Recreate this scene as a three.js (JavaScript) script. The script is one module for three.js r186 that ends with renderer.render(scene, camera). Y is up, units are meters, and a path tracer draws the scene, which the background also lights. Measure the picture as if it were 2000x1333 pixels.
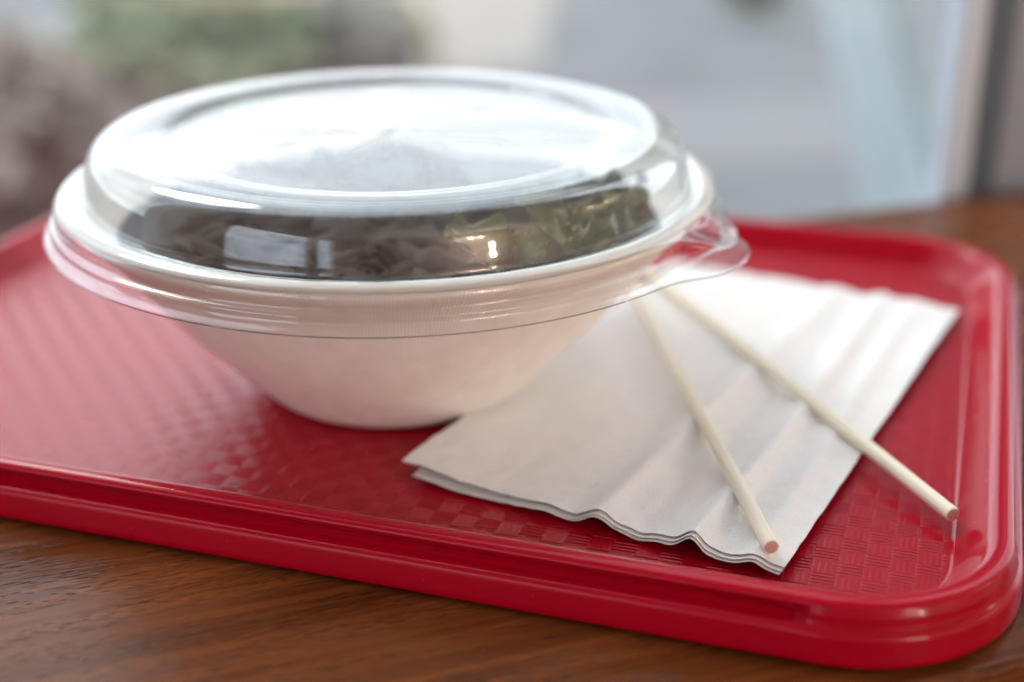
import * as THREE from 'three';
import { mergeGeometries } from 'three/addons/utils/BufferGeometryUtils.js';
import { RoundedBoxGeometry } from 'three/addons/geometries/RoundedBoxGeometry.js';

// ---------------------------------------------------------------- random numbers and noise
function rng(seed) { let a = seed >>> 0; return () => { a = (a + 0x6D2B79F5) >>> 0; let t = a; t = Math.imul(t ^ (t >>> 15), t | 1); t ^= t + Math.imul(t ^ (t >>> 7), t | 61); return ((t ^ (t >>> 14)) >>> 0) / 4294967296; }; }
function hash(x, y, s) { let h = Math.imul(x, 374761393) ^ Math.imul(y, 668265263) ^ Math.imul(s, 2147483647); h = Math.imul(h ^ (h >>> 13), 1274126177); return ((h ^ (h >>> 16)) >>> 0) / 4294967296; }
const mod = (a, n) => ((a % n) + n) % n;
function vnoise(x, y, s = 1, px = 0, py = 0) {          // value noise, tiling with periods px, py when given
  const xi = Math.floor(x), yi = Math.floor(y), fx = x - xi, fy = y - yi, u = fx * fx * (3 - 2 * fx), v = fy * fy * (3 - 2 * fy);
  const g = (i, j) => hash(px ? mod(i, px) : i, py ? mod(j, py) : j, s);
  return (g(xi, yi) * (1 - u) + g(xi + 1, yi) * u) * (1 - v) + (g(xi, yi + 1) * (1 - u) + g(xi + 1, yi + 1) * u) * v;
}
const fbm = (x, y, s, px = 0, py = 0, n = 4) => { let a = 0.5, t = 0, k = 1; for (let i = 0; i < n; i++) { t += a * vnoise(x * k, y * k, s + i, px * k, py * k); a *= 0.5; k *= 2; } return t; };
const clamp = (x, a = 0, b = 1) => Math.min(b, Math.max(a, x));
const smooth = (a, b, x) => { const t = clamp((x - a) / (b - a)); return t * t * (3 - 2 * t); };
const lerp = (a, b, t) => a + (b - a) * t;

const scene = new THREE.Scene();

// ---------------------------------------------------------------- camera
const EYE = 0.18868, PITCH = 0.39538;
const camera = new THREE.PerspectiveCamera(26.98, 1024 / 682, 0.02, 400);
camera.position.set(0, EYE, 0);
camera.rotation.set(-PITCH, 0, 0);
camera.focus = 0.348;
camera.userData.fStop = 4;
const EXPOSURE = 1.6;

// ---------------------------------------------------------------- daylight: a bright overcast sky beyond the window
{
  const W = 512, H = 256, d = new Float32Array(W * H * 4);
  for (let j = 0; j < H; j++) for (let i = 0; i < W; i++) {
    const el = ((j + 0.5) / H - 0.5) * Math.PI, up = Math.max(0, Math.sin(el));
    const c = fbm(i / W * 24, j / H * 22, 5, 24, 0, 4);
    const L = 1.75 * (0.85 + 0.15 * up) * (0.42 + 1.12 * c), b = 1 - c;
    const o = (j * W + i) * 4;
    d[o] = L * (0.93 - 0.06 * b); d[o + 1] = L * (1.0 - 0.02 * b); d[o + 2] = L * (1.09 + 0.06 * b); d[o + 3] = 1;
  }
  const t = new THREE.DataTexture(d, W, H, THREE.RGBAFormat, THREE.FloatType);
  t.mapping = THREE.EquirectangularReflectionMapping; t.magFilter = THREE.LinearFilter; t.minFilter = THREE.LinearFilter; t.wrapS = THREE.RepeatWrapping; t.needsUpdate = true;
  scene.background = t; scene.environment = t; scene.environmentIntensity = 1; scene.backgroundIntensity = 1;
}
const sun = new THREE.DirectionalLight(0xfffaf2, 0.8);
sun.position.set(-2.6, 4.2, -3.4); sun.target.position.set(0, 0, -0.4);
sun.castShadow = true; sun.shadow.radius = 36; sun.shadow.mapSize.set(2048, 2048);
Object.assign(sun.shadow.camera, { left: -4, right: 4, top: 4, bottom: -4, near: 0.1, far: 20 });
scene.add(sun, sun.target);

// ---------------------------------------------------------------- helpers
const taken = new Map();
function numbered(name) { const n = taken.get(name) ?? 0; taken.set(name, n + 1); return n ? `${name}_${String(n).padStart(3, '0')}` : name; }
function tag(o, label, category, group) { o.userData.label = label; o.userData.category = category; if (group) o.userData.group = group; return o; }
function mesh(name, geo, mat, parent) {
  const m = new THREE.Mesh(geo, mat); m.castShadow = m.receiveShadow = true;
  m.name = parent ? name : numbered(name); (parent ?? scene).add(m); return m;
}
function thing(name, label, category, pos = [0, 0, 0], turn = 0, group) {
  const o = new THREE.Group(); o.name = numbered(name); o.position.set(...pos); o.rotation.y = turn; scene.add(o); return tag(o, label, category, group);
}
function struct(name, geo, mat) { const m = mesh(name, geo, mat); m.userData.kind = 'structure'; return m; }
function tex(w, h, fn, { srgb = false, rx = 1, ry = 1, ch = 4 } = {}) {        // fn(i, j) gives [r, g, b] or one number, 0..1
  const d = new Uint8Array(w * h * 4);
  for (let j = 0; j < h; j++) for (let i = 0; i < w; i++) {
    const v = fn(i, j), o = (j * w + i) * 4, c = typeof v === 'number' ? [v, v, v] : v;
    for (let k = 0; k < 3; k++) { let x = clamp(c[k]); if (srgb) x = x <= 0.0031308 ? 12.92 * x : 1.055 * x ** (1 / 2.4) - 0.055; d[o + k] = Math.round(255 * x); }
    d[o + 3] = 255;
  }
  const t = new THREE.DataTexture(d, w, h); t.magFilter = THREE.LinearFilter; t.minFilter = THREE.LinearMipmapLinearFilter; t.generateMipmaps = true;
  t.wrapS = t.wrapT = THREE.RepeatWrapping; t.repeat.set(rx, ry); if (srgb) t.colorSpace = THREE.SRGBColorSpace; t.needsUpdate = true; return t;
}
const lin = (r, g, b) => new THREE.Color().setRGB(r, g, b);
const std = (o) => new THREE.MeshStandardMaterial(o);
const phys = (o) => new THREE.MeshPhysicalMaterial(o);
function gridGeo(nu, nv, fn, { uv, flip = false } = {}) {      // fn(i, j) -> [x, y, z]; i in 0..nu, j in 0..nv
  const p = [], t = [], idx = [];
  for (let j = 0; j <= nv; j++) for (let i = 0; i <= nu; i++) { p.push(...fn(i, j)); t.push(...(uv ? uv(i, j) : [i / nu, j / nv])); }
  for (let j = 0; j < nv; j++) for (let i = 0; i < nu; i++) {
    const a = j * (nu + 1) + i, b = a + 1, c = a + nu + 1, d = c + 1;
    flip ? idx.push(a, b, d, a, d, c) : idx.push(a, d, b, a, c, d);
  }
  const g = new THREE.BufferGeometry();
  g.setAttribute('position', new THREE.Float32BufferAttribute(p, 3)); g.setAttribute('uv', new THREE.Float32BufferAttribute(t, 2)); g.setIndex(idx); g.computeVertexNormals(); return g;
}
function closeSeam(g, nu, nv) {                                  // same normals on both sides of a ring's seam
  const n = g.attributes.normal;
  for (let j = 0; j <= nv; j++) {
    const a = j * (nu + 1), b = a + nu, v = new THREE.Vector3(n.getX(a) + n.getX(b), n.getY(a) + n.getY(b), n.getZ(a) + n.getZ(b)).normalize();
    n.setXYZ(a, v.x, v.y, v.z); n.setXYZ(b, v.x, v.y, v.z);
  }
}
function curve(points, n) {                                      // smooth profile through [r, h] points
  const c = new THREE.CatmullRomCurve3(points.map(([r, h]) => new THREE.Vector3(r, h, 0)), false, 'centripetal');
  return c.getPoints(n).map((v) => [v.x, v.y]);
}
function box(w, h, d, x, y, z) { const g = new THREE.BoxGeometry(w, h, d); g.translate(x, y, z); return g; }

// ---------------------------------------------------------------- the two frames: counter along the window, tray on it
const COUNTER_TURN = 0.35046, TRAY_TURN = -0.31242;
const cT = (a, y, b) => { const c = Math.cos(COUNTER_TURN), s = Math.sin(COUNTER_TURN); return [c * a - s * b, y, -s * a - c * b]; };      // a along the window, b towards it
function placeC(o) { o.rotation.y = COUNTER_TURN; return o; }
const FLOOR = -0.75;

// ---------------------------------------------------------------- large structure: pavement outside, the room round the counter
{
  const slab = std({ color: lin(0.198, 0.194, 0.196), roughness: 0.9, map: tex(256, 256, (i, j) => 0.75 + 0.4 * (fbm(i / 32, j / 32, 31, 8, 8) - 0.4), { rx: 0.5, ry: 0.5 }) });
  const g = new THREE.PlaneGeometry(160, 160, 4, 4); g.rotateX(-Math.PI / 2); const uv = g.attributes.uv; for (let i = 0; i < uv.count; i++) uv.setXY(i, uv.getX(i) * 160, uv.getY(i) * 160);
  struct('ground', g, slab).position.set(0, FLOOR - 0.02, 0);
}
const plaster = std({ color: lin(0.74, 0.755, 0.77), roughness: 0.95 });
const brownWall = std({ color: lin(0.66, 0.49, 0.42), roughness: 0.95 });
const ROOM = { a0: -2.6, a1: 2.6, b0: -3.8, b1: 0.56, top: 1.75 };
{
  const { a0, a1, b0, b1, top } = ROOM, w = a1 - a0, d = b1 - b0, am = (a0 + a1) / 2, bm = (b0 + b1) / 2, h = top - FLOOR, ym = (top + FLOOR) / 2;
  placeC(struct('floor', box(w, 0.1, d, am, FLOOR - 0.05, -bm), std({ color: lin(0.045, 0.042, 0.042), roughness: 0.6 })));
  placeC(struct('ceiling', box(w + 0.3, 0.15, d + 0.15, am, top + 0.075, -bm), std({ color: lin(0.78, 0.79, 0.80), roughness: 0.95 })));
  placeC(struct('wall_right', box(0.15, h, d, a1 + 0.075, ym, -bm), std({ color: lin(0.62, 0.60, 0.48), roughness: 0.95 })));
  placeC(struct('wall_back', box(w, h, 0.15, am, ym, -b0 + 0.075), brownWall));
  // the left wall, open to the street over a low sill, with one post in the opening
  const left = [[b0, -3.45, FLOOR, top], [-0.35, b1, FLOOR, top], [-3.45, -0.35, FLOOR, 0.0], [-3.45, -0.35, 1.5, top], [-2.75, -2.45, 0.0, 1.5]];
  placeC(struct('wall_left', mergeGeometries(left.map(([p, q, y0, y1]) => box(0.15, y1 - y0, q - p, a0 - 0.075, (y0 + y1) / 2, -(p + q) / 2))), std({ color: lin(0.70, 0.64, 0.60), roughness: 0.95 })));
  placeC(struct('wall_front', mergeGeometries([box(w, -0.06 - FLOOR, 0.06, am, (FLOOR - 0.06) / 2, -b1), box(w, 0.2, 0.1, am, top - 0.1, -b1), box(-0.55 - a0, top - 0.2 + 0.06, 0.1, (a0 - 0.55) / 2, (top - 0.2 - 0.06) / 2, -b1)]), plaster));
}

// ---------------------------------------------------------------- wooden counter
const TAB = { b0: 0.2105, b1: 0.5133 };
{
  const W = 2048, H = 1024, LX = 0.44, LY = 0.22, r = rng(77);
  const pore = new Float32Array(W * H), light = new Float32Array(W * H);
  const put = (arr, n, l0, l1, w0, w1, s) => {
    for (let k = 0; k < n; k++) {
      const x0 = r() * W, y0 = r() * H, cl = fbm(x0 / 256, y0 / 24, 91, 8, 42, 3); if (cl < 0.36 + 0.12 * r()) continue;
      const len = (l0 + (l1 - l0) * r() * r()) / LX * W, wd = (w0 + (w1 - w0) * r()) / LY * H, sl = (r() - 0.5) * 0.02 + 0.006, str = s * (0.4 + 0.6 * r());
      for (let i = 0; i < len; i++) {
        const f = Math.sin(Math.PI * i / len), yc = y0 + sl * i, hw = 0.5 * wd * (0.4 + 0.6 * f);
        for (let j = Math.floor(yc - hw - 1); j <= yc + hw + 1; j++) {
          const c = clamp(hw + 0.5 - Math.abs(j - yc)); if (c <= 0) continue;
          const o = mod(j, H) * W + mod(Math.floor(x0 + i), W); arr[o] = Math.max(arr[o], c * str * f);
        }
      }
    }
  };
  put(pore, 22000, 0.003, 0.014, 0.0002, 0.0005, 1); put(light, 9000, 0.002, 0.010, 0.0002, 0.0005, 1);
  const tone = new Float32Array(W * H);
  for (let j = 0; j < H; j++) for (let i = 0; i < W; i++) {
    const wob = 10 * fbm(i / 512, j / 128, 17, 4, 8, 3);
    tone[j * W + i] = 0.55 * fbm(i / 512, (j + wob) / 10, 41, 4, 0, 4) + 0.45 * fbm(i / 256, j / 60, 61, 8, 0, 3);
  }
  const map = tex(W, H, (i, j) => {
    const o = j * W + i, t = clamp((tone[o] - 0.25) * 2), p = 1 - 0.62 * pore[o] + 0.55 * light[o];
    return [lerp(0.085, 0.22, t) * p, lerp(0.022, 0.064, t) * p, lerp(0.0045, 0.014, t) * p];
  }, { srgb: true });
  const bump = tex(W, H, (i, j) => { const o = j * W + i; return 0.7 - 0.6 * pore[o] + 0.15 * (tone[o] - 0.4); });
  const rough = tex(512, 256, (i, j) => { const v = 0.24 + 0.22 * (fbm(i / 40, j / 10, 71, 0, 0, 4) - 0.4); return [v, v, 0]; });
  const wood = phys({ map, bumpMap: bump, bumpScale: 0.00022, roughness: 1, roughnessMap: rough, metalness: 0, specularIntensity: 0.4 });
  const counter = thing('wooden_counter', 'brown oak counter with open grain running under the red tray', 'counter', [0, 0, 0], COUNTER_TURN);
  const a0 = -1.9, a1 = 1.6, depth = TAB.b1 - TAB.b0, n = 0.0025;
  // rounded front and back edges, as one sheet that wraps over the top
  const prof = []; const T = 0.014;
  const arc = (cb, cy, s, e) => { for (let k = 0; k <= 6; k++) { const f = lerp(s, e, k / 6); prof.push([cb + n * Math.cos(f), cy + n * Math.sin(f)]); } };
  arc(TAB.b0 + n, -T + n, -Math.PI / 2, -Math.PI); arc(TAB.b0 + n, -n, Math.PI, Math.PI / 2); arc(TAB.b1 - n, -n, Math.PI / 2, 0); arc(TAB.b1 - n, -T + n, 0, -Math.PI / 2); prof.push(prof[0]);
  let run = 0; const L = prof.map((q, k) => (run += k ? Math.hypot(q[0] - prof[k - 1][0], q[1] - prof[k - 1][1]) : 0));
  const g = gridGeo(1, prof.length - 1, (i, j) => [i ? a1 : a0, prof[j][1], -prof[j][0]], { uv: (i, j) => [(i ? a1 : a0) / LX + 0.31, L[j] / LY + 0.12] });
  mesh('tabletop', g, wood, counter);
  for (const a of [-1.5, 1.3]) mesh('bracket', mergeGeometries([box(0.04, 0.04, 0.26, a, -T - 0.02, -(TAB.b0 + 0.17)), box(0.04, 0.3, 0.04, a, -T - 0.19, -(TAB.b1 - 0.03))]), std({ color: lin(0.05, 0.05, 0.05), roughness: 0.5 }), counter);
}

// ---------------------------------------------------------------- red tray
const red = { color: lin(0.40, 0.0008, 0.014), specularIntensity: 0.5 };
const TR = { u0: -0.33941, u1: 0.01915, v0: 0.27882, v1: 0.54086, R: 0.036, h: 0.0157, floor: 0.006 };
const trayCentre = (() => { const u = (TR.u0 + TR.u1) / 2, v = (TR.v0 + TR.v1) / 2, t = -TRAY_TURN; return [u * Math.cos(t) + v * Math.sin(t), 0, u * Math.sin(t) - v * Math.cos(t)]; })();
const tray = thing('serving_tray', 'glossy red plastic cafeteria tray with woven texture lying on the brown counter', 'tray', trayCentre, TRAY_TURN);
{
  const hu = (TR.u1 - TR.u0) / 2, hv = (TR.v1 - TR.v0) / 2;
  // path round the inner crest: point, outward normal, distance along its straight side
  const path = [], R = TR.R, su = 2 * (hu - R), sv = 2 * (hv - R), NS = 44, NC = 20;
  const corner = (cx, cz, s) => { for (let k = 0; k < NC; k++) { const a = s + Math.PI / 2 * k / NC; path.push({ x: cx + R * Math.cos(a), z: cz + R * Math.sin(a), nx: Math.cos(a), nz: Math.sin(a), e: -R * Math.min(k, NC - k) / NC * 1.5 }); } };
  const side = (x0, z0, x1, z1, nx, nz, len) => { for (let k = 0; k < NS; k++) { const t0 = k / NS, t = 0.5 - 0.5 * Math.cos(Math.PI * t0); path.push({ x: lerp(x0, x1, t), z: lerp(z0, z1, t), nx, nz, e: len * Math.min(t, 1 - t) }); } };
  corner(hu - R, hv - R, 0); side(hu - R, hv, -hu + R, hv, 0, 1, su); corner(-hu + R, hv - R, Math.PI / 2); side(-hu, hv - R, -hu, -hv + R, -1, 0, sv);
  corner(-hu + R, -hv + R, Math.PI); side(-hu + R, -hv, hu - R, -hv, 0, -1, su); corner(hu - R, -hv + R, 1.5 * Math.PI); side(hu, -hv + R, hu, hv - R, 1, 0, sv);
  path.push({ ...path[0] });
  const N = path.length - 1;
  // profile: o outward from the inner crest, h above the counter; the groove (d) fades out before the corners
  const prof = (g) => {
    const q = [[-0.0098, 0.0060], [-0.0094, 0.00603], [-0.0090, 0.0062], [-0.0086, 0.0065], [-0.0050, 0.0104], [-0.0020, 0.0140], [-0.0012, 0.0148], [-0.0003, 0.01545], [0.0008, 0.0157], [0.0022, 0.0157], [0.0034, 0.0154], [0.0042, 0.0149], [0.0046, 0.0142]];
    const ins = lerp(0.0053, 0.0022, g), led = lerp(0.0056, 0.0060, g);
    q.push([lerp(0.00475, 0.0043, g), 0.0136], [lerp(0.0050, 0.0032, g), 0.0131], [ins, 0.0124], [lerp(0.0054, 0.0023, g), 0.0111], [lerp(0.0055, 0.0029, g), 0.0104], [lerp(0.0058, 0.0044, g), 0.0099], [led, 0.0096], [lerp(0.0066, 0.0068, g), 0.0091], [0.0071, 0.0084], [0.0073, 0.0076], [0.0076, 0.0030], [0.0076, 0.0016], [0.0072, 0.0009], [0.0064, 0.0009], [0.0058, 0.0016], [0.0054, 0.0076], [0.0016, 0.0128], [-0.0035, 0.0080], [-0.0072, 0.0034], [-0.0098, 0.0032]);
    return q;
  };
  const M = prof(0).length - 1;
  const G = path.map((p) => smooth(0.003, 0.0068, p.e));
  let run = 0; const along = path.map((q, k) => (run += k ? Math.hypot(q.x - path[k - 1].x, q.z - path[k - 1].z) : 0));
  const g = gridGeo(N, M, (i, j) => { const p = path[i], q = prof(G[i])[j]; return [p.x + p.nx * q[0], q[1], p.z + p.nz * q[0]]; }, { uv: (i, j) => [along[i] / 0.08, j / M * 0.5], flip: true });
  closeSeam(g, N, M);
  const scuff = tex(512, 512, (i, j) => { const v = 0.13 + 0.10 * (fbm(i / 32, j / 32, 8, 16, 16, 4) - 0.4) + (hash(i >> 2, j >> 1, 3) > 0.996 ? 0.15 : 0); return [v, v, 0]; });
  const rimMat = phys({ ...red, roughness: 1, roughnessMap: scuff, metalness: 0 });
  mesh('rim', g, rimMat, tray);
  // the floor: basket weave pressed into the plastic, pattern on the material, tile 4.6 mm
  const S = 512, cell = S / 4, TILE = 0.024;                              // four by four tiles, four ribs in each
  const height = (i, j) => {
    i = mod(i, S); j = mod(j, S);
    const a = Math.floor(i / cell), b = Math.floor(j / cell), x = (i % cell) / cell, y = (j % cell) / cell, across = (a + b) % 2;
    const s = across ? x : y, t = across ? y : x, rib = Math.pow(Math.abs(Math.sin(Math.PI * 4 * s)), 0.8), edge = 0.72 + 0.28 * smooth(0, 0.14, t) * smooth(0, 0.14, 1 - t);
    return 0.00028 * rib * edge * (across ? 0.13 : 1) + 0.00002 * Math.sin(Math.PI * t) * Math.sin(Math.PI * s) + 0.000012 * fbm(i / 3, j / 3, 9, 0, 0, 2);
  };
  const weave = tex(S, S, (i, j) => { const d = 2 * TILE / S, dx = (height(i + 1, j) - height(i - 1, j)) / d, dy = (height(i, j + 1) - height(i, j - 1)) / d, l = Math.hypot(dx, dy, 1); return [0.5 - 0.5 * dx / l, 0.5 - 0.5 * dy / l, 0.5 + 0.5 / l]; });
  const frough = tex(512, 512, (i, j) => { const v = 0.22 + 0.12 * (fbm(i / 64, j / 64, 23, 8, 8, 4) - 0.45) + 0.08 * (hash(i, j, 4) - 0.5); return [v, v, 0]; });
  frough.repeat.set(4, 4);
  const FR = R - 0.0098, fh = new THREE.Shape(), fu = hu - 0.0098, fv = hv - 0.0098;
  fh.moveTo(fu, -fv + FR); fh.lineTo(fu, fv - FR); fh.absarc(fu - FR, fv - FR, FR, 0, Math.PI / 2); fh.lineTo(-fu + FR, fv); fh.absarc(-fu + FR, fv - FR, FR, Math.PI / 2, Math.PI); fh.lineTo(-fu, -fv + FR); fh.absarc(-fu + FR, -fv + FR, FR, Math.PI, 1.5 * Math.PI); fh.lineTo(fu - FR, -fv); fh.absarc(fu - FR, -fv + FR, FR, 1.5 * Math.PI, 2 * Math.PI);
  const fg = new THREE.ExtrudeGeometry(fh, { depth: 0.0026, bevelEnabled: false, curveSegments: 24 }); fg.rotateX(-Math.PI / 2); fg.translate(0, 0.0034, 0);
  weave.repeat.set(1 / TILE, 1 / TILE);
  mesh('tray_floor', fg, phys({ ...red, roughness: 1, roughnessMap: frough, metalness: 0, specularIntensity: 0.72, normalMap: weave }), tray);
}

// ---------------------------------------------------------------- paper bowl
const BOWL = [-0.03611, 0, -0.40938], Y0 = TR.floor + 0.0003;
const bowl = thing('paper_bowl', 'off-white moulded pulp bowl standing on the red tray under a clear lid', 'bowl', BOWL);
{
  const outer = curve([[0.0002, 0.0015], [0.030, 0.0012], [0.0350, 0.0004], [0.0385, 0.0003], [0.0409, 0.0016], [0.0445, 0.0053], [0.0508, 0.0120], [0.0593, 0.0207], [0.0682, 0.0309], [0.0770, 0.0422], [0.0852, 0.0528], [0.0920, 0.0595], [0.0938, 0.0628]], 70);
  const lip = curve([[0.0938, 0.0628], [0.0948, 0.0630], [0.0955, 0.0637], [0.0953, 0.0646], [0.0940, 0.0650], [0.0912, 0.0648]], 24);
  const inner = curve([[0.0912, 0.0648], [0.0900, 0.0620], [0.0834, 0.0534], [0.0745, 0.0424], [0.0652, 0.0311], [0.0560, 0.0212], [0.0476, 0.0130], [0.0412, 0.0064], [0.0350, 0.0034], [0.0002, 0.0032]], 60);
  const cells = 24;
  const pulp = tex(512, 512, (i, j) => 0.5 + 0.2 * Math.sin(2 * Math.PI * i * cells / 512) * 1 + 0.2 * Math.sin(2 * Math.PI * j * cells / 512) + 0.35 * (fbm(i / 16, j / 16, 51, 32, 32, 4) - 0.5));
  pulp.repeat.set(24, 6);
  const tint = tex(512, 512, (i, j) => { const n = fbm(i / 32, j / 32, 53, 16, 16, 5), f = hash(i >> 1, j >> 1, 2) > 0.994 ? 0.9 : 1; return [f * (0.93 + 0.12 * (n - 0.4)), f * (0.90 + 0.14 * (n - 0.4)), f * (0.83 + 0.18 * (n - 0.4))]; }, { rx: 5, ry: 1.5 });
  const m = std({ color: lin(1, 0.985, 0.985), map: tint, roughness: 0.92, bumpMap: pulp, bumpScale: 0.00009 });
  const lathe = (name, pr) => { const N = 160, M = pr.length - 1; const g = gridGeo(N, M, (i, j) => { const a = i / N * 2 * Math.PI, w = 1 + 0.0012 * Math.sin(3 * a + 1) * smooth(0.02, 0.09, pr[j][0]); return [pr[j][0] * w * Math.cos(a), Y0 + pr[j][1], -pr[j][0] * w * Math.sin(a)]; }, { flip: false }); closeSeam(g, N, M); return mesh(name, g, m, bowl); };
  lathe('bowl_wall', outer); lathe('rim', lip); lathe('bowl_lining', inner);
}

// ---------------------------------------------------------------- food inside
const salad = thing('salad', 'dark shredded meat and green lettuce seen through the clear lid', 'food', [BOWL[0], 0, BOWL[2]]);
{
  const r = rng(12);
  const mound = (x, z) => { const d = Math.hypot(x, z) / 0.085; return Y0 + 0.0548 + 0.004 * (1 - d * d) + 0.004 * (fbm(x * 90 + 9, z * 90 + 9, 14) - 0.5); };
  const base = gridGeo(96, 30, (i, j) => { const a = i / 96 * 2 * Math.PI, R = 0.0800 * j / 30, x = R * Math.cos(a), z = -R * Math.sin(a); return [x, mound(x, z) - 0.004, z]; }, { flip: true }); closeSeam(base, 96, 30);
  const brown = [[0.024, 0.009, 0.004], [0.021, 0.008, 0.004], [0.027, 0.010, 0.005], [0.023, 0.009, 0.0045]].map((c) => std({ color: lin(...c), roughness: 0.85, bumpMap: tex(64, 64, (i, j) => fbm(i / 6, j / 20, 5, 0, 0, 3)), bumpScale: 0.0006 }));
  mesh('meat_bed', base, brown[1], salad);
  const chunkGeo = [0, 1, 2].map((k) => { const g = new THREE.SphereGeometry(1, 14, 10), p = g.attributes.position; for (let i = 0; i < p.count; i++) { const x = p.getX(i), y = p.getY(i), z = p.getZ(i), s = 0.75 + 0.55 * fbm(x * 2 + 7 * k + 5, y * 2 + z * 1.7 + 5, 3 + k); p.setXYZ(i, x * s, y * s, z * s); } g.computeVertexNormals(); return g; });
  for (let i = 0; i < 170; i++) {
    const a = r() * 2 * Math.PI, R = 0.068 * Math.sqrt(r()), x = R * Math.cos(a), z = -R * Math.sin(a), m = mesh('meat_piece', chunkGeo[i % 3], brown[Math.floor(r() * 4)], salad);
    m.position.set(x, mound(x, z) - 0.0044, z); m.scale.set(0.007 + 0.007 * r(), 0.0016 + 0.0016 * r(), 0.0025 + 0.0025 * r()); m.rotation.set((r() - 0.5) * 1.2, r() * 6.3, (r() - 0.5) * 0.9);
  }
  const greens = [[0.08, 0.10, 0.03], [0.14, 0.15, 0.045], [0.05, 0.075, 0.02], [0.18, 0.16, 0.06]].map((c) => phys({ color: lin(...c), roughness: 0.5, transmission: 0.3, thickness: 0 }));
  for (let i = 0; i < 24; i++) {
    const a = lerp(-1.15, -0.1, r()), R = lerp(0.05, 0.074, Math.sqrt(r())), x = R * Math.cos(a), z = -R * Math.sin(a), s = 0.0035 + 0.0045 * r(), k = r() * 9;
    const g = gridGeo(10, 10, (p, q) => { const u = p / 5 - 1, v = q / 5 - 1, w = Math.sqrt(Math.max(0.02, 1 - 0.7 * u * u)); return [s * u, s * (0.35 * Math.sin(3 * u + k) * v + 0.25 * Math.sin(7 * v + 4 * u + k) * (0.3 + v * v) + 0.3 * v * v), s * 0.8 * v * w]; });
    const m = mesh('lettuce_leaf', g, greens[i % 4], salad); m.position.set(x, mound(x, z) + 0.003 + 0.005 * r(), z); m.rotation.set((r() - 0.5) * 1.4, r() * 6.3, (r() - 0.5) * 1.4);
  }
}

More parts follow.
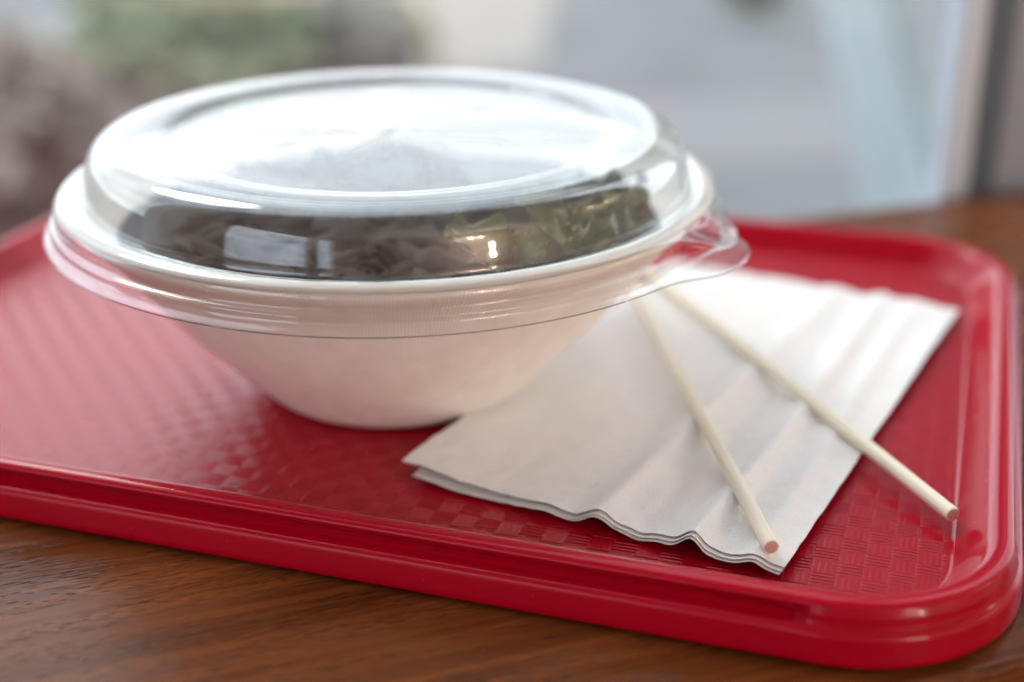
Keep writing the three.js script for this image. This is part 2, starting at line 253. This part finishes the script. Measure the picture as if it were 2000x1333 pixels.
// ---------------------------------------------------------------- clear lid: one pressed sheet, rings from the middle to the turned lip
const lid = thing('clear_lid', 'clear plastic dome lid with lifting tab snapped onto the pulp bowl', 'lid', BOWL);
{
  const pts = [[0.0001, 0.0850], [0.020, 0.0849], [0.040, 0.0847], [0.058, 0.0846], [0.0625, 0.0847], [0.0642, 0.0851], [0.0656, 0.0858], [0.0672, 0.0864], [0.0702, 0.0868], [0.0740, 0.0869], [0.0785, 0.0867], [0.0815, 0.0861], [0.0840, 0.0848], [0.0858, 0.0827], [0.0870, 0.0800], [0.0878, 0.0765], [0.0884, 0.0735], [0.0887, 0.0716],
    [0.0892, 0.0709], [0.0900, 0.0710], [0.0912, 0.0716], [0.0935, 0.0716], [0.0955, 0.0709], [0.0966, 0.0697], [0.0969, 0.0684], [0.0966, 0.0668], [0.0968, 0.0658], [0.0979, 0.0652], [0.0983, 0.0643], [0.0978, 0.0633], [0.0982, 0.0623], [0.0993, 0.0615], [0.1000, 0.0610], [0.1003, 0.0605]];
  const prof = curve(pts, 300), N = 288, M = prof.length - 1, TAB0 = -0.44;
  const bell = (a, w) => { const d = Math.atan2(Math.sin(a - TAB0), Math.cos(a - TAB0)) / w; return Math.exp(-d * d * d * d - 0.3 * d * d); };
  const shape = (off) => (i, j) => {
    const a = i / N * 2 * Math.PI; let [r, h] = prof[j];
    const q = prof[Math.min(M, j + 1)], o = prof[Math.max(0, j - 1)], tx = q[0] - o[0], ty = q[1] - o[1], l = Math.hypot(tx, ty) || 1;
    r += off * ty / l; h -= off * tx / l;
    if (prof[j][0] > 0.0905) {
      const low = smooth(0.0707, 0.0680, prof[j][1]), kn = Math.exp(-(((prof[j][1] - 0.0668) / 0.0017) ** 2)), fl = smooth(0.0632, 0.0612, prof[j][1]);
      r += 0.0032 * low * bell(a, 0.17) + 0.0066 * kn * bell(a, 0.10) + 0.0026 * kn * (bell(a - 0.11, 0.045) + bell(a + 0.10, 0.04)) + 0.0062 * fl * bell(a, 0.21);
      h -= 0.0024 * smooth(0.0925, 0.0955, prof[j][0]) * smooth(0.064, 0.068, prof[j][1]) * bell(a, 0.07);
    }
    const x = r * Math.cos(a), z = -r * Math.sin(a);
    const inDisc = smooth(0.063, 0.052, r);
    h += inDisc * (0.0003 * (fbm(x * 36 + 40, z * 36 + 40, 21, 0, 0, 3) - 0.45) + 0.0006 * Math.exp(-((x + 0.028) ** 2 + (z - 0.012) ** 2) / 1.2e-5) - 0.0007 * Math.exp(-((x - 0.028) ** 2 + (z + 0.026) ** 2) / 2.5e-5));
    h += 0.00025 * Math.sin(2 * a + 0.5) * smooth(0.05, 0.09, r) + 0.0001 * Math.sin(5 * a);
    return [x, h, z];
  };
  const cut = (g, j0, j1) => {                     // some rings of the whole sheet as a part, with the sheet's own normals
    const c = new THREE.BufferGeometry(), w = N + 1;
    for (const [k, s] of [['position', 3], ['normal', 3], ['uv', 2]]) c.setAttribute(k, new THREE.BufferAttribute(g.attributes[k].array.slice(j0 * w * s, (j1 + 1) * w * s), s));
    c.setIndex(Array.from(g.index.array.slice(j0 * N * 6, j1 * N * 6), (v) => v - j0 * w)); return c;
  };
  const outer = gridGeo(N, M, shape(0), { flip: true }), inner = gridGeo(N, M, shape(0.0007), { flip: false });
  closeSeam(outer, N, M); closeSeam(inner, N, M);
  // finger marks: whorls of fine ridges on the front of the dome wall
  const tintTex = tex(2048, 128, (i, j) => {
    let v = 1;
    for (const [cu, s, f] of [[0.7565, 0.010, 1], [0.727, 0.008, 0.6]]) { const du = (i / 2048 - cu) / s, dv = (j / 128 - 0.47) / 0.055, d = Math.hypot(du, dv); if (d < 1) v -= f * (1 - d * d) * (0.16 + 0.40 * (0.5 + 0.5 * Math.sin(16 * Math.hypot(du * 0.8 + 0.3, dv - 0.4) + 3 * vnoise(du * 3 + 9, dv * 3 + 9, 3)))); }
    return v - 0.03 * fbm(i / 24, j / 8, 33, 0, 0, 4);
  });
  const clear = (o = {}) => phys({ color: lin(0.985, 0.99, 0.985), transmission: 1, thickness: 0, ior: 1.56, roughness: 0.03, metalness: 0, ...o });
  const misty = tex(512, 512, (i, j) => { const v = 0.05 + 0.25 * smooth(0.42, 0.62, fbm(i / 64, j / 64, 81, 8, 8, 4)); return [v, v, 0]; });
  const top = clear({ roughness: 1, ior: 1.27, roughnessMap: misty, bumpMap: tex(256, 256, (i, j) => fbm(i / 24, j / 24, 85, 0, 0, 3)), bumpScale: 0.0002 });
  const wall = clear({ map: tintTex, ior: 1.68, transmission: 0.982 }), skirt = clear({ ior: 1.62 });
  const at = (f) => prof.findIndex(f), jTop = at(([r]) => r > 0.0768), jWall = at(([r]) => r > 0.0889), jLip = at(([r, h]) => r > 0.0998 && h < 0.0608);
  const part = (name, j0, j1, m) => mesh(name, mergeGeometries([cut(outer, j0, j1), cut(inner, j0, j1)]), m, lid);
  part('top_panel', 0, jTop, top); part('dome', jTop, jWall, wall); part('skirt', jWall, jLip, skirt); part('lip', jLip, M, clear({ color: lin(0.6, 0.61, 0.61), ior: 1.6 }));
}

// ---------------------------------------------------------------- napkin: thin folded layers
const NL = new THREE.Vector3(-0.0297, 0, -0.3416), NF = new THREE.Vector3(0.0648, 0, -0.2906), NR = new THREE.Vector3(0.1549, 0, -0.4592);
const eS = NF.clone().sub(NL), eT = NR.clone().sub(NF);
const nTop = (s, t) => {                                        // height of the top layer over the tray floor
  const fold = (c, w, k) => k * Math.exp(-(((s - c - 0.03 * Math.sin(3 * t + c * 9)) / w) ** 2));
  const soft = 0.0013 * (fbm(s * 3 + 3, t * 4 + 3, 61) - 0.5) + 0.0011 * (fbm(s * 12 + 3, t * 17 + 3, 67) - 0.5) + 0.0008 * (fbm(s * 30 + 3, t * 46 + 3, 68, 0, 0, 2) - 0.5);
  return 0.0030 + 0.0022 * smooth(0.3, 0, s) * smooth(0.35, 0, t) + soft + (1 - 0.65 * t * t) * (fold(0.57, 0.036, 0.0029) + fold(0.665, 0.032, -0.0015) + fold(0.765, 0.03, 0.0036) + fold(0.90, 0.026, 0.0018)) + 0.0022 * Math.max(0, fbm(s * 5 + t * 2.5, t * 2 - s * 1.5 + 7, 73, 0, 0, 3) - 0.45) + 0.0003 * Math.sin(22 * s) * Math.exp(-t * 9);
};
const napkin = thing('paper_napkin', 'folded white paper napkin lying creased on the tray beside the bowl', 'napkin', [NL.x, TR.floor + 0.0002, NL.z]);
{
  const fibre = tex(256, 256, (i, j) => 0.5 + 0.5 * (fbm(i / 5, j / 5, 71, 51, 51, 3) - 0.5) + 0.12 * Math.sin(i * 2 * Math.PI / 8) * Math.sin(j * 2 * Math.PI / 8), { rx: 5, ry: 9 });
  const paper = std({ color: lin(0.86, 0.845, 0.83), roughness: 1, bumpMap: fibre, bumpScale: 0.0004 });
  const layer = (hf, s0, s1, t0, t1, ed, thick, seed) => {
    const U = 90, V = 130, q = (i, j, dy) => {
      let s = lerp(s0, s1, i / U), t = lerp(t0, t1, j / V);
      t += (j === 0 || j < 8 ? (1 - j / 8) * ed * (fbm(s * 7 + seed, 1, seed) - 0.5) : 0); s += 0.006 * (fbm(t * 5 + seed, 2, seed + 3) - 0.5);
      return [eS.x * s + eT.x * t, Math.max(0.0001, hf(s, t)) + dy, eS.z * s + eT.z * t];
    };
    const a = gridGeo(U, V, (i, j) => q(i, j, 0), { flip: true }), b = gridGeo(U, V, (i, j) => q(i, j, -thick));
    const rim = []; for (let i = 0; i <= U; i++) rim.push([i, 0]); for (let j = 1; j <= V; j++) rim.push([U, j]); for (let i = U - 1; i >= 0; i--) rim.push([i, V]); for (let j = V - 1; j >= 0; j--) rim.push([0, j]);
    const e = gridGeo(rim.length - 1, 1, (k, l) => q(...rim[k], l ? 0 : -thick));
    return mesh('napkin_layer', mergeGeometries([a, b, e]), paper, napkin);
  };
  layer(nTop, 0, 1, 0, 1, 0.007, 0.0002, 5);
  layer((s, t) => nTop(s, t) - 0.0007 - 0.0024 * smooth(0.62, 0, s) * smooth(0.4, 0, t), 0.035, 0.997, -0.006, 0.995, 0.007, 0.0002, 5);
  layer((s, t) => nTop(s, t) - 0.0013 - 0.0018 * smooth(0.4, 0, s) * smooth(0.4, 0, t), 0.045, 0.994, -0.009, 0.99, 0.007, 0.0002, 5);
}

// ---------------------------------------------------------------- chopsticks
{
  const woodMap = tex(64, 512, (i, j) => { const n = fbm(i / 4, j / 90, 43, 16, 0, 4); return [0.76 + 0.14 * n, 0.70 + 0.14 * n, 0.53 + 0.18 * n]; }, { srgb: true });
  const stick = std({ map: woodMap, roughness: 0.55, bumpMap: tex(64, 512, (i, j) => fbm(i / 2, j / 120, 47, 32, 0, 3)), bumpScale: 0.00012 });
  const grain = tex(64, 64, (i, j) => { const n = fbm(i / 3, j / 3, 19, 0, 0, 3), k = hash(i >> 1, j >> 1, 7) > 0.8 ? 0.7 : 1; return [k * (0.55 + 0.2 * n), k * (0.36 + 0.16 * n), k * (0.28 + 0.14 * n)]; }, { srgb: true });
  const end = std({ map: grain, roughness: 0.9 });
  const make = (label, tip, far, len) => {
    const a = new THREE.Vector3(...tip), d = new THREE.Vector3(...far).sub(a).normalize(), t = thing('chopstick', label, 'chopstick', tip, 0, undefined);
    t.quaternion.setFromUnitVectors(new THREE.Vector3(0, 1, 0), d);
    const R = 0.00196, c = 0.0003, pr = [[R - c, 0], [R - 0.4 * c, 0.4 * c * 0.6], [R, c], [R, len * 0.3], [R * 0.98, len * 0.6], [R * 0.93, len]];
    const N = 24, M = pr.length - 1, g = gridGeo(N, M, (i, j) => { const f = i / N * 2 * Math.PI; return [pr[j][0] * Math.cos(f), pr[j][1], pr[j][0] * Math.sin(f)]; }, { uv: (i, j) => [i / N, pr[j][1] / 0.1], flip: false }); closeSeam(g, N, M);
    mesh('shaft', g, stick, t);
    const e = new THREE.CircleGeometry(R - c, 24); e.rotateX(Math.PI / 2); mesh('end_grain', e, end, t);
    const f = new THREE.CircleGeometry(R * 0.93, 24); f.rotateX(-Math.PI / 2); f.translate(0, len, 0); mesh('end_grain', f, end, t);
  };
  make('pale wooden chopstick resting wholly on the napkin nearer the bowl', [0.0618, 0.0129, -0.2936], [0.0428, 0.0126, -0.4685], 0.215);
  make('pale wooden chopstick crossing the napkin edge towards the right rim of the tray', [0.1106, 0.0112, -0.3121], [0.0558, 0.0128, -0.4685], 0.205);
}

// ---------------------------------------------------------------- window at the back of the counter
{
  const w = thing('window', 'clear window behind the counter with white post and dark grey frame', 'window', [0, 0, 0], COUNTER_TURN);
  const white = std({ color: lin(0.60, 0.69, 0.78), roughness: 0.5 }), dark = std({ color: lin(0.10, 0.13, 0.16), roughness: 0.4 });
  const P = cTinv(0.2168, -0.6267).map((v, k) => v + (k ? 0 : 0.008)), h = ROOM.top - 0.2, rb = (wd, dp, a, b) => { const g = new RoundedBoxGeometry(wd, h, dp, 2, 0.0015); g.translate(a, h / 2 - 0.03, -b); return g; };
  mesh('frame_post', rb(0.0135, 0.012, P[0] + 0.001, 0.535), dark, w);
  mesh('white_post', rb(0.014, 0.012, P[0] - 0.0135, 0.535), white, w);
  mesh('side_post', rb(0.03, 0.03, P[0] + 0.024, 0.545), std({ color: lin(0.30, 0.33, 0.38), roughness: 0.5 }), w);
  const pane = new THREE.BoxGeometry(0.78, h, 0.004); pane.translate(P[0] - 0.021 - 0.39, h / 2 - 0.03, -0.545);
  mesh('glass_pane', pane, phys({ color: lin(0.96, 0.98, 0.97), transmission: 1, thickness: 0, ior: 1.5, roughness: 0.02 }), w);
}
function cTinv(x, z) { const c = Math.cos(COUNTER_TURN), s = Math.sin(COUNTER_TURN); return [c * x - s * z, -s * x - c * z]; }      // [along, towards the window]

// ---------------------------------------------------------------- outside: planting, kerb, leaning board
const ray = (px, py) => { const X = (px - 1000) / 2778, Y = (667 - py) / 2778, c = Math.cos(PITCH), s = Math.sin(PITCH); return new THREE.Vector3(X, Y * c - s, -Y * s - c); };
const onGround = (px, py, y = FLOOR - 0.02) => ray(px, py).multiplyScalar((y - EYE) / ray(px, py).y).add(new THREE.Vector3(0, EYE, 0));
{
  const soil = struct('planting_bed', (() => { const s = new THREE.Shape(), P = [[-900, 60], [-900, 620], [760, 700], [800, 130]].map(([x, y]) => onGround(x, y)); s.moveTo(P[0].x, -P[0].z); P.slice(1).forEach((p) => s.lineTo(p.x, -p.z)); const g = new THREE.ExtrudeGeometry(s, { depth: 0.06, bevelEnabled: false }); g.rotateX(-Math.PI / 2); return g; })(), std({ color: lin(0.34, 0.27, 0.24), roughness: 1 }));
  soil.position.y = FLOOR - 0.02;
  const shrub = (label, px, py, rad, height, col, seed, n = 900, leaf = 0.035) => {
    const p = onGround(px, py, FLOOR + 0.03), t = thing('shrub', label, 'shrub', [p.x, FLOOR + 0.035, p.z]), r = rng(seed), gs = [[], [], []];
    for (let k = 0; k < n; k++) {
      const a = r() * 6.283, u = 2 * r() - 1, q = Math.cbrt(0.25 + 0.75 * r()), dir = [Math.sqrt(1 - u * u) * Math.cos(a), u, Math.sqrt(1 - u * u) * Math.sin(a)];
      const lump = 0.65 + 0.6 * fbm(dir[0] * 2 + 5, dir[1] * 2 + dir[2] * 2 + 5, seed), x = rad * q * lump * dir[0], y = height * 0.55 + 0.5 * height * q * lump * dir[1], z = rad * q * lump * dir[2];
      const s = leaf * (0.6 + 0.8 * r()), g = new THREE.PlaneGeometry(s, 1.7 * s, 1, 2), gp = g.attributes.position; gp.setZ(2, 0.2 * s); gp.setZ(3, 0.2 * s); g.rotateX(r() * 3); g.rotateY(r() * 6.3); g.rotateZ((r() - 0.5) * 1.5); g.translate(x, Math.max(0.02, y), z); gs[k % 3].push(g);
    }
    const crown = new THREE.Group(); crown.name = 'foliage'; t.add(crown);
    gs.forEach((a, i) => { const g = mergeGeometries(a); g.computeVertexNormals(); const v = [0.75, 1, 1.3][i]; mesh('leaf_cluster', g, phys({ color: lin(col[0] * v, col[1] * v, col[2] * v), roughness: 0.7, transmission: 0.3, thickness: 0 }), crown).userData.kind = 'stuff'; });
    const st = []; for (let k = 0; k < 7; k++) { const c = new THREE.CylinderGeometry(0.004, 0.009, height * 0.7, 6); c.translate(0, height * 0.35, 0); c.rotateZ((r() - 0.5) * 0.9); c.rotateX((r() - 0.5) * 0.9); st.push(c); } mesh('stem', mergeGeometries(st), std({ color: lin(0.12, 0.08, 0.05), roughness: 0.9 }), t);
  };
  const G = 'blurred shrubs outside the window';
  shrub('pale green leafy shrub outside, straight behind the left of the lid', 400, 330, 0.30, 0.50, [0.36, 0.38, 0.25], 3);
  shrub('brown leafy shrub at the left edge, above the tray corner', 20, 420, 0.34, 0.34, [0.36, 0.29, 0.25], 4);
  shrub('grey brown shrub behind the top of the lid', 660, 270, 0.22, 0.40, [0.44, 0.40, 0.37], 5);
  shrub('yellow green tuft at the right end of the planting', 735, 180, 0.20, 0.26, [0.42, 0.40, 0.22], 6, 500);
  shrub('dark green shrub at the top edge, farthest of the planting', 270, 60, 0.25, 0.3, [0.18, 0.21, 0.18], 7);
  // a pale path edge and the beige pavement beyond
  const strip = (name, P, col, h) => { const s = new THREE.Shape(); P.map(([x, y]) => onGround(x, y)).forEach((p, i) => i ? s.lineTo(p.x, -p.z) : s.moveTo(p.x, -p.z)); const g = new THREE.ExtrudeGeometry(s, { depth: h, bevelEnabled: false }); g.rotateX(-Math.PI / 2); const m = struct(name, g, std({ color: lin(...col), roughness: 0.9 })); m.position.y = FLOOR - 0.02; };
  strip('pavement', [[760, -40], [780, 160], [1060, 120], [1080, -40]], [0.30, 0.26, 0.23], 0.004);
  strip('path', [[1000, 200], [900, 330], [2300, 300], [2300, 190]], [0.20, 0.192, 0.192], 0.004);
  shrub('small dark green clump at the top edge left of the slanting board', 1470, 10, 0.13, 0.16, [0.05, 0.09, 0.06], 9, 300);
}
{
  // slanting board: stands on the ground outside, leaning to the window
  const t = thing('leaning_board', 'pale blue grey board slanting outside the window left of its post', 'board');
  const at = (px, py, z) => { const d = ray(px, py); return d.multiplyScalar(z / (d.clone().dot(new THREE.Vector3(0, -Math.sin(PITCH), -Math.cos(PITCH))))).add(new THREE.Vector3(0, EYE, 0)); };
  const A = at(1610, -260, 2.0), B = at(1790, 560, 1.5), dir = B.clone().sub(A);
  const len = dir.length(), g = new RoundedBoxGeometry(0.082, len, 0.03, 2, 0.006), m = mesh('panel', g, std({ color: lin(0.25, 0.29, 0.31), roughness: 0.6 }), t);
  const y = dir.clone().normalize().negate(), x = new THREE.Vector3(1, 0, 0).addScaledVector(y, -y.x).normalize(), z = x.clone().cross(y);
  const put = (o, sx, sz) => { o.quaternion.setFromRotationMatrix(new THREE.Matrix4().makeBasis(x, y, z)); o.position.copy(A).lerp(B, 0.5).addScaledVector(x, sx).addScaledVector(z, sz); };
  put(m, 0, 0);
  const e = mesh('edge_strip', new RoundedBoxGeometry(0.016, len, 0.04, 2, 0.004), std({ color: lin(0.17, 0.20, 0.195), roughness: 0.6 }), t); put(e, 0.049, 0);
}

// ---------------------------------------------------------------- a building across the street, seen only mirrored in lid and tray
{
  const t = thing('building', 'grey rendered building across the street with rows of dark windows', 'building', [3.7, FLOOR - 0.02, -9.5], -0.2);
  const wall = std({ color: lin(0.30, 0.29, 0.28), roughness: 0.9 }), glass = phys({ color: lin(0.03, 0.04, 0.05), roughness: 0.08 }), trim = std({ color: lin(0.5, 0.5, 0.48), roughness: 0.7 });
  mesh('wall', box(4.6, 9.3, 4, 0, 4.65, -2), wall, t); mesh('roof', box(5, 0.25, 4.4, 0, 9.425, -2), trim, t);
  for (let f = 0; f < 3; f++) for (let k = 0; k < 3; k++) { const w = mesh('window', box(1.0, 1.5, 0.06, -1.45 + 1.45 * k, 1.6 + 2.9 * f, 0.02), trim, t); mesh('pane', box(0.84, 1.34, 0.03, -1.45 + 1.45 * k, 1.6 + 2.9 * f, 0.05), glass, w); }
}

// ---------------------------------------------------------------- small warm lamps inside, mirrored in the lid
{
  const glow = std({ color: 0x000000, emissive: lin(1, 0.55, 0.2), emissiveIntensity: 18 }), brass = std({ color: lin(0.3, 0.2, 0.08), metalness: 1, roughness: 0.4 });
[[0.95, 1.0, -3.5, 'left of the pair by the back wall'], [1.2, 0.98, -3.45, 'right of the pair by the back wall'], [1.38, 0.24, -3.2, 'hanging lowest of all, near the back wall'], [2.42, 1.05, -0.72, 'by the right wall, farther from the counter'], [2.4, 0.98, -0.3, 'by the right wall, nearer the counter']].forEach(([a, y, b, where], k) => {
    const t = thing('lamp', `small warm bulb on a thin cord ${where}`, 'lamp', cT(a, y, b));
    mesh('bulb', new THREE.SphereGeometry(0.03, 16, 12), glow, t);
    const c = new THREE.CylinderGeometry(0.012, 0.014, 0.04, 12); c.translate(0, 0.046, 0); mesh('cap', c, brass, t);
    const w = new THREE.CylinderGeometry(0.003, 0.003, ROOM.top - y - 0.066, 6); w.translate(0, 0.066 + (ROOM.top - y - 0.066) / 2, 0); mesh('cord', w, std({ color: lin(0.02, 0.02, 0.02), roughness: 0.7 }), t);
    const l = new THREE.PointLight(lin(1, 0.92, 0.86), k < 3 ? 1.7 : 0.15, 0, 2); l.castShadow = true; t.add(l);
  });
}

// ---------------------------------------------------------------- draw
const renderer = new THREE.WebGLRenderer({ antialias: true });
renderer.setSize(1024, 682);
renderer.toneMapping = THREE.LinearToneMapping;
renderer.toneMappingExposure = EXPOSURE;
renderer.shadowMap.enabled = true;
renderer.shadowMap.type = THREE.PCFSoftShadowMap;
renderer.render(scene, camera);
